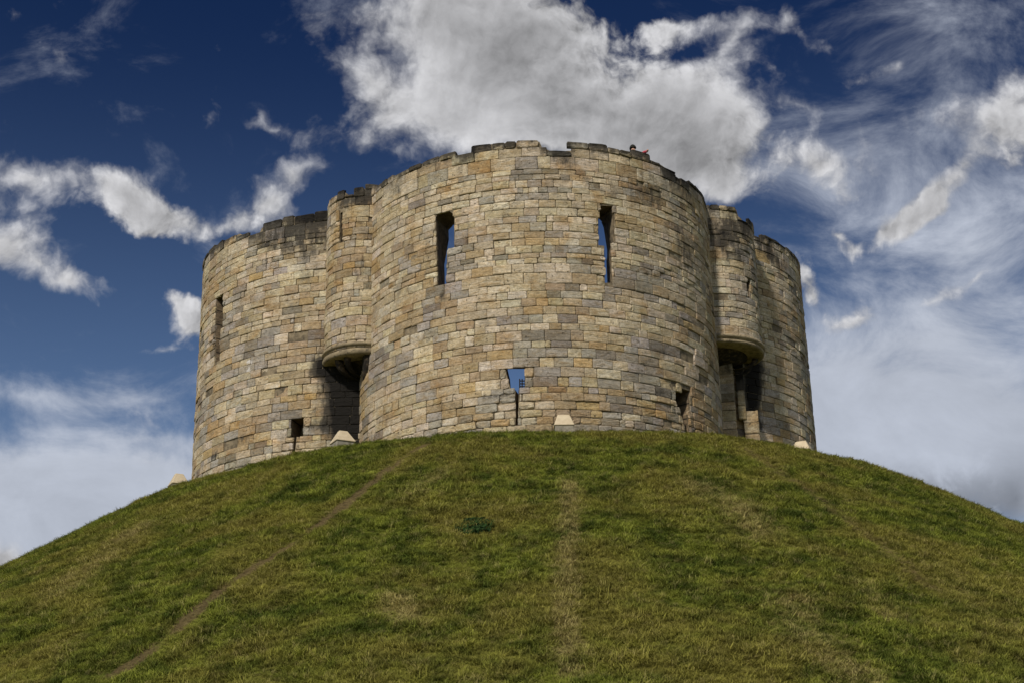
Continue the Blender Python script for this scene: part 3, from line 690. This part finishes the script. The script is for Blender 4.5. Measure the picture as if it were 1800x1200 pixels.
# size: shorter on trodden ground, clumpy elsewhere
nb_ = N.new('GeometryNodeInputNamedAttribute'); nb_.data_type = 'FLOAT'; nb_.inputs['Name'].default_value = 'bare'
tn = N.new('ShaderNodeTexNoise'); tn.inputs['Scale'].default_value = 1.9; tn.inputs['Detail'].default_value = 4.; tn.inputs['Roughness'].default_value = .65
mr = N.new('ShaderNodeMapRange'); Lk(tn.outputs[0], mr.inputs[0]); mr.inputs[1].default_value = .35; mr.inputs[2].default_value = .65; mr.inputs[3].default_value = .45; mr.inputs[4].default_value = 1.5
mb_ = N.new('ShaderNodeMapRange'); Lk(nb_.outputs['Attribute'], mb_.inputs[0]); mb_.inputs[1].default_value = .2; mb_.inputs[2].default_value = .9; mb_.inputs[3].default_value = 1.; mb_.inputs[4].default_value = .25
m2 = N.new('ShaderNodeMath'); m2.operation = 'MULTIPLY'; Lk(mr.outputs[0], m2.inputs[0]); Lk(mb_.outputs[0], m2.inputs[1])
Lk(m2.outputs[0], ip.inputs['Scale'])
Lk(ip.outputs[0], go.inputs[0])
gme = bpy.data.meshes.new('grass'); gme.materials.append(M_GRASS); grass = bpy.data.objects.new('grass', gme); COL.objects.link(grass)
md = grass.modifiers.new('scatter', 'NODES'); md.node_group = ng
tag(grass, 'rough yellow-green grass covering the whole mound', 'grass', None, 'stuff')

# ------------------------------------------------------------------ pale floodlight housings round the crest
def base_spot(x, rho):
    d = sight(x, 780); best = None
    for t_ in np.arange(30, 60, .02):
        p = d / math.hypot(d[0], d[1]) * t_
        if math.hypot(p[0] - MCX, p[1] - MCY) < rho: return np.array([p[0], p[1], hill_z(p[0], p[1])])
    return None
def housing(x, rho, w, h, base_h, ridge, yaw, label, sink=0., skew=0.):
    p = base_spot(x, rho)
    if p is None:
        d = sight(x, 780); d2 = d[:2] / np.linalg.norm(d[:2]); t_ = (np.array([MCX, MCY]) @ d2); q = d2 * t_; p = np.array([q[0], q[1], hill_z(q[0], q[1])])
    p = p - np.array([0, 0, sink]); r = empty('floodlight_housing', tuple(p)); tag(r, label, 'light housing', 'pale capped light housings round the foot of the keep')
    a = math.radians(yaw); ax = np.array([math.cos(a), math.sin(a), 0]); ay = np.array([-math.sin(a), math.cos(a), 0])
    mb = MB(); mb.box(p + np.array([0, 0, base_h / 2 - .2]), ax * (w / 2 - .02), ay * (w / 2 - .02), np.array([0, 0, base_h / 2 + .2]), .98)
    o = mb.build('base', M_CONC, r)
    bv = o.modifiers.new('bevel', 'BEVEL'); bv.width = .012; bv.segments = 2
    # cap: splayed lip, four sloped faces up to a short ridge
    z0, z1, z2 = base_h, base_h + .03, base_h + h; V = []
    for zz, fx, fy in ((z0, w / 2, w / 2), (z1, w / 2, w / 2), (z2, ridge * w / 2, ridge * .55 * w / 2)):
        for i, j in ((-1, -1), (1, -1), (1, 1), (-1, 1)): V.append(p + ax * (i * fx + (skew * w if zz == z2 else 0)) + ay * j * fy + np.array([0, 0, zz]))
    Fc = [(0, 3, 2, 1), (8, 9, 10, 11)] + [(k * 4 + i, k * 4 + (i + 1) % 4, (k + 1) * 4 + (i + 1) % 4, (k + 1) * 4 + i) for k in (0, 1) for i in range(4)]
    o = mesh_obj('cap', V, Fc, M_CAP, r); bv = o.modifiers.new('bevel', 'BEVEL'); bv.width = .05; bv.segments = 4
housing(318, 13.1, .54, .38, .26, .46, 28, 'cream capped housing at the far left, standing clear against the sky')
housing(602, 12.7, .58, .36, .20, .42, 28, 'cream hipped housing beside the blackened corner left of the front drum')
housing(992, 12.3, .58, .38, .14, .58, 2, 'cream tapered housing in front of the middle of the front drum')
housing(1409, 12.8, .60, .34, .07, .50, -25, 'cream housing half sunk in the grass below the right drum', .0)

# ------------------------------------------------------------------ plants and weeds
M_LEAF, g, b = material('broad_weed_leaf')
n = g.noise(g.n('ShaderNodeTexCoord').outputs['Object'], 5., 4., .6); g.link(g.mix(g.ramp(n, .3, .7), (.012, .034, .008, 1), (.035, .075, .014, 1)), b.inputs['Base Color'])
def weed(name, label, p, spread, n, size, cat='plant', group=None):
    r = random.Random(int(abs(p[0] * 1000))); V = []; Fc = []
    for i in range(n):
        a = r.uniform(0, 6.283); rad = spread * math.sqrt(r.random()); x = p[0] + math.cos(a) * rad; y = p[1] + math.sin(a) * rad
        z = (hill_z(x, y) if name == 'leafy_weed' else p[2]) + r.uniform(.03, .16) * size * 6; s = size * r.uniform(.6, 1.4); dv = Vector((r.gauss(0, 1), r.gauss(0, 1), r.uniform(.1, 1.))).normalized()
        t1 = dv.orthogonal().normalized(); t2 = dv.cross(t1); b0 = len(V); c = Vector((x, y, z))
        for u, w in ((-1, 0), (-.3, .45), (.4, .5), (1, 0), (.4, -.5), (-.3, -.45)): V.append(tuple(c + t1 * u * s + t2 * w * s + dv * (.2 * s * (1 - u * u))))
        Fc.append((b0, b0 + 1, b0 + 2, b0 + 3)); Fc.append((b0, b0 + 3, b0 + 4, b0 + 5))
        if i == 0: V += [(p[0] - .006, p[1], p[2] - .02), (p[0] + .006, p[1], p[2] - .02)]; root_i = len(V) - 2
        Fc.append((root_i, root_i + 1, b0))
    o = mesh_obj(name, V, Fc, M_LEAF); tag(o, label, cat, group); return o
weed('leafy_weed', 'low dark green leafy clump in the grass left of the mound centre', hill_hit(835, 925), .45, 420, .045)
weed('leafy_weed', 'smaller upright dark green weed above the larger clump on the mound', hill_hit(862, 862), .20, 130, .04)
t_ = FL.hit(1205, 320); pw_ = FL.at(t_[0], FL.R - .15, t_[1] - .06)
weed('wall_plant', 'tiny green plant sprouting from the parapet at the right of the front drum', pw_, .10, 60, .022)

# ------------------------------------------------------------------ a visitor looking over the parapet
M_SKIN = plain('skin', (.42, .24, .17), (.50, .30, .22), 9., .6); M_HAIR = plain('dark_hair', (.012, .012, .010), (.03, .028, .022), 30.)
M_PINK = plain('pink_red_jacket', (.42, .05, .07), (.55, .12, .15), 5.); M_TROU = plain('dark_trousers', (.02, .022, .03), (.04, .042, .05))
def figure():
    ph, zt = FL.hit(1134, 267.5); top_z = TOP['front'](ph); ra = math.cos(ph) * FL.a + math.sin(ph) * FL.b; ra3 = np.array([*ra, 0]); ta3 = np.array([*rot90(ra), 0])
    P0 = FL.at(ph, FL.R - .58, 0); head_c = np.array([P0[0], P0[1], zt + .34])
    foot = head_c[2] - 1.56
    root = empty('person', (P0[0], P0[1], foot)); tag(root, 'person with dark hair and a pink-red jacket peering over the top of the front drum', 'person')
    H = head_c; up = np.array([0, 0, 1.])
    J = {'pel': H - up * .66 - ra3 * .05, 'chest': H - up * .34 - ra3 * .02, 'neck': H - up * .17, 'head0': H - up * .07 + ra3 * .01, 'head1': H + up * .05 + ra3 * .01,
         'shL': H - up * .24 - ta3 * .17, 'shR': H - up * .24 + ta3 * .17, 'elL': H - up * .42 - ta3 * .30 + ra3 * .10, 'elR': H - up * .06 + ta3 * .36 + ra3 * .16,
         'wrL': H - up * .30 - ta3 * .28 + ra3 * .34, 'wrR': H - up * .16 + ta3 * .26 + ra3 * .40, 'haL': H - up * .27 - ta3 * .26 + ra3 * .42, 'haR': H - up * .14 + ta3 * .22 + ra3 * .47,
         'hipL': H - up * .72 - ta3 * .1, 'hipR': H - up * .72 + ta3 * .1, 'knL': H - up * 1.12 - ta3 * .11 + ra3 * .03, 'knR': H - up * 1.12 + ta3 * .11 + ra3 * .05,
         'anL': H - up * 1.50 - ta3 * .11, 'anR': H - up * 1.50 + ta3 * .11, 'toL': H - up * 1.54 - ta3 * .12 + ra3 * .17, 'toR': H - up * 1.54 + ta3 * .12 + ra3 * .17}
    RD = dict(pel=.13, chest=.13, neck=.055, head0=.075, head1=.085, shL=.065, shR=.065, elL=.045, elR=.045, wrL=.03, wrR=.03, haL=.035, haR=.035, hipL=.085, hipR=.085, knL=.06, knR=.06, anL=.04, anR=.04, toL=.035, toR=.035)
    def skin(name, keys, edges, grow, mat, rootk):
        me = bpy.data.meshes.new(name); me.from_pydata([tuple(J[k]) for k in keys], [(keys.index(a), keys.index(b)) for a, b in edges], []); me.materials.append(mat)
        o = bpy.data.objects.new(name, me); COL.objects.link(o); md = o.modifiers.new('skin', 'SKIN'); md.use_smooth_shade = True
        for i, k in enumerate(keys): v = me.skin_vertices[0].data[i]; v.radius = (RD[k] * grow,) * 2; v.use_root = (k == rootk)
        o.modifiers.new('sub', 'SUBSURF').levels = 1; o.parent = root; o.matrix_parent_inverse = Matrix.Translation(root.location).inverted(); return o
    arms = [('chest', 'shL'), ('chest', 'shR'), ('shL', 'elL'), ('shR', 'elR'), ('elL', 'wrL'), ('elR', 'wrR')]
    legs = [('pel', 'hipL'), ('pel', 'hipR'), ('hipL', 'knL'), ('hipR', 'knR'), ('knL', 'anL'), ('knR', 'anR'), ('anL', 'toL'), ('anR', 'toR')]
    skin('body', list(J), [('pel', 'chest'), ('chest', 'neck'), ('neck', 'head0'), ('head0', 'head1'), ('wrL', 'haL'), ('wrR', 'haR')] + arms + legs, 1., M_SKIN, 'pel')
    kk_ = ['pel', 'chest', 'neck', 'shL', 'shR', 'elL', 'elR', 'wrL', 'wrR']; skin('jacket', kk_, [('pel', 'chest'), ('chest', 'neck')] + arms, 1.22, M_PINK, 'pel')
    kk_ = ['pel', 'hipL', 'hipR', 'knL', 'knR', 'anL', 'anR']; skin('trousers', kk_, legs[:6], 1.18, M_TROU, 'pel')
    bm = bmesh.new(); bmesh.ops.create_uvsphere(bm, u_segments=20, v_segments=14, radius=.108)
    bmesh.ops.delete(bm, geom=[v for v in bm.verts if v.co.z < -.01 and v.co.x > .02], context='VERTS')
    me = bpy.data.meshes.new('hair'); 
    for v in bm.verts: v.co += Vector((random.uniform(-.006, .006), random.uniform(-.006, .006), random.uniform(-.004, .01))); v.co.z *= 1.15
    bm.to_mesh(me); bm.free(); me.materials.append(M_HAIR)
    for p_ in me.polygons: p_.use_smooth = True
    o = bpy.data.objects.new('hair', me); COL.objects.link(o); o.parent = root
    o.location = Vector(H + up * .045) - Vector(root.location); o.rotation_euler = (0, 0, math.atan2(ra[1], ra[0]))
figure()
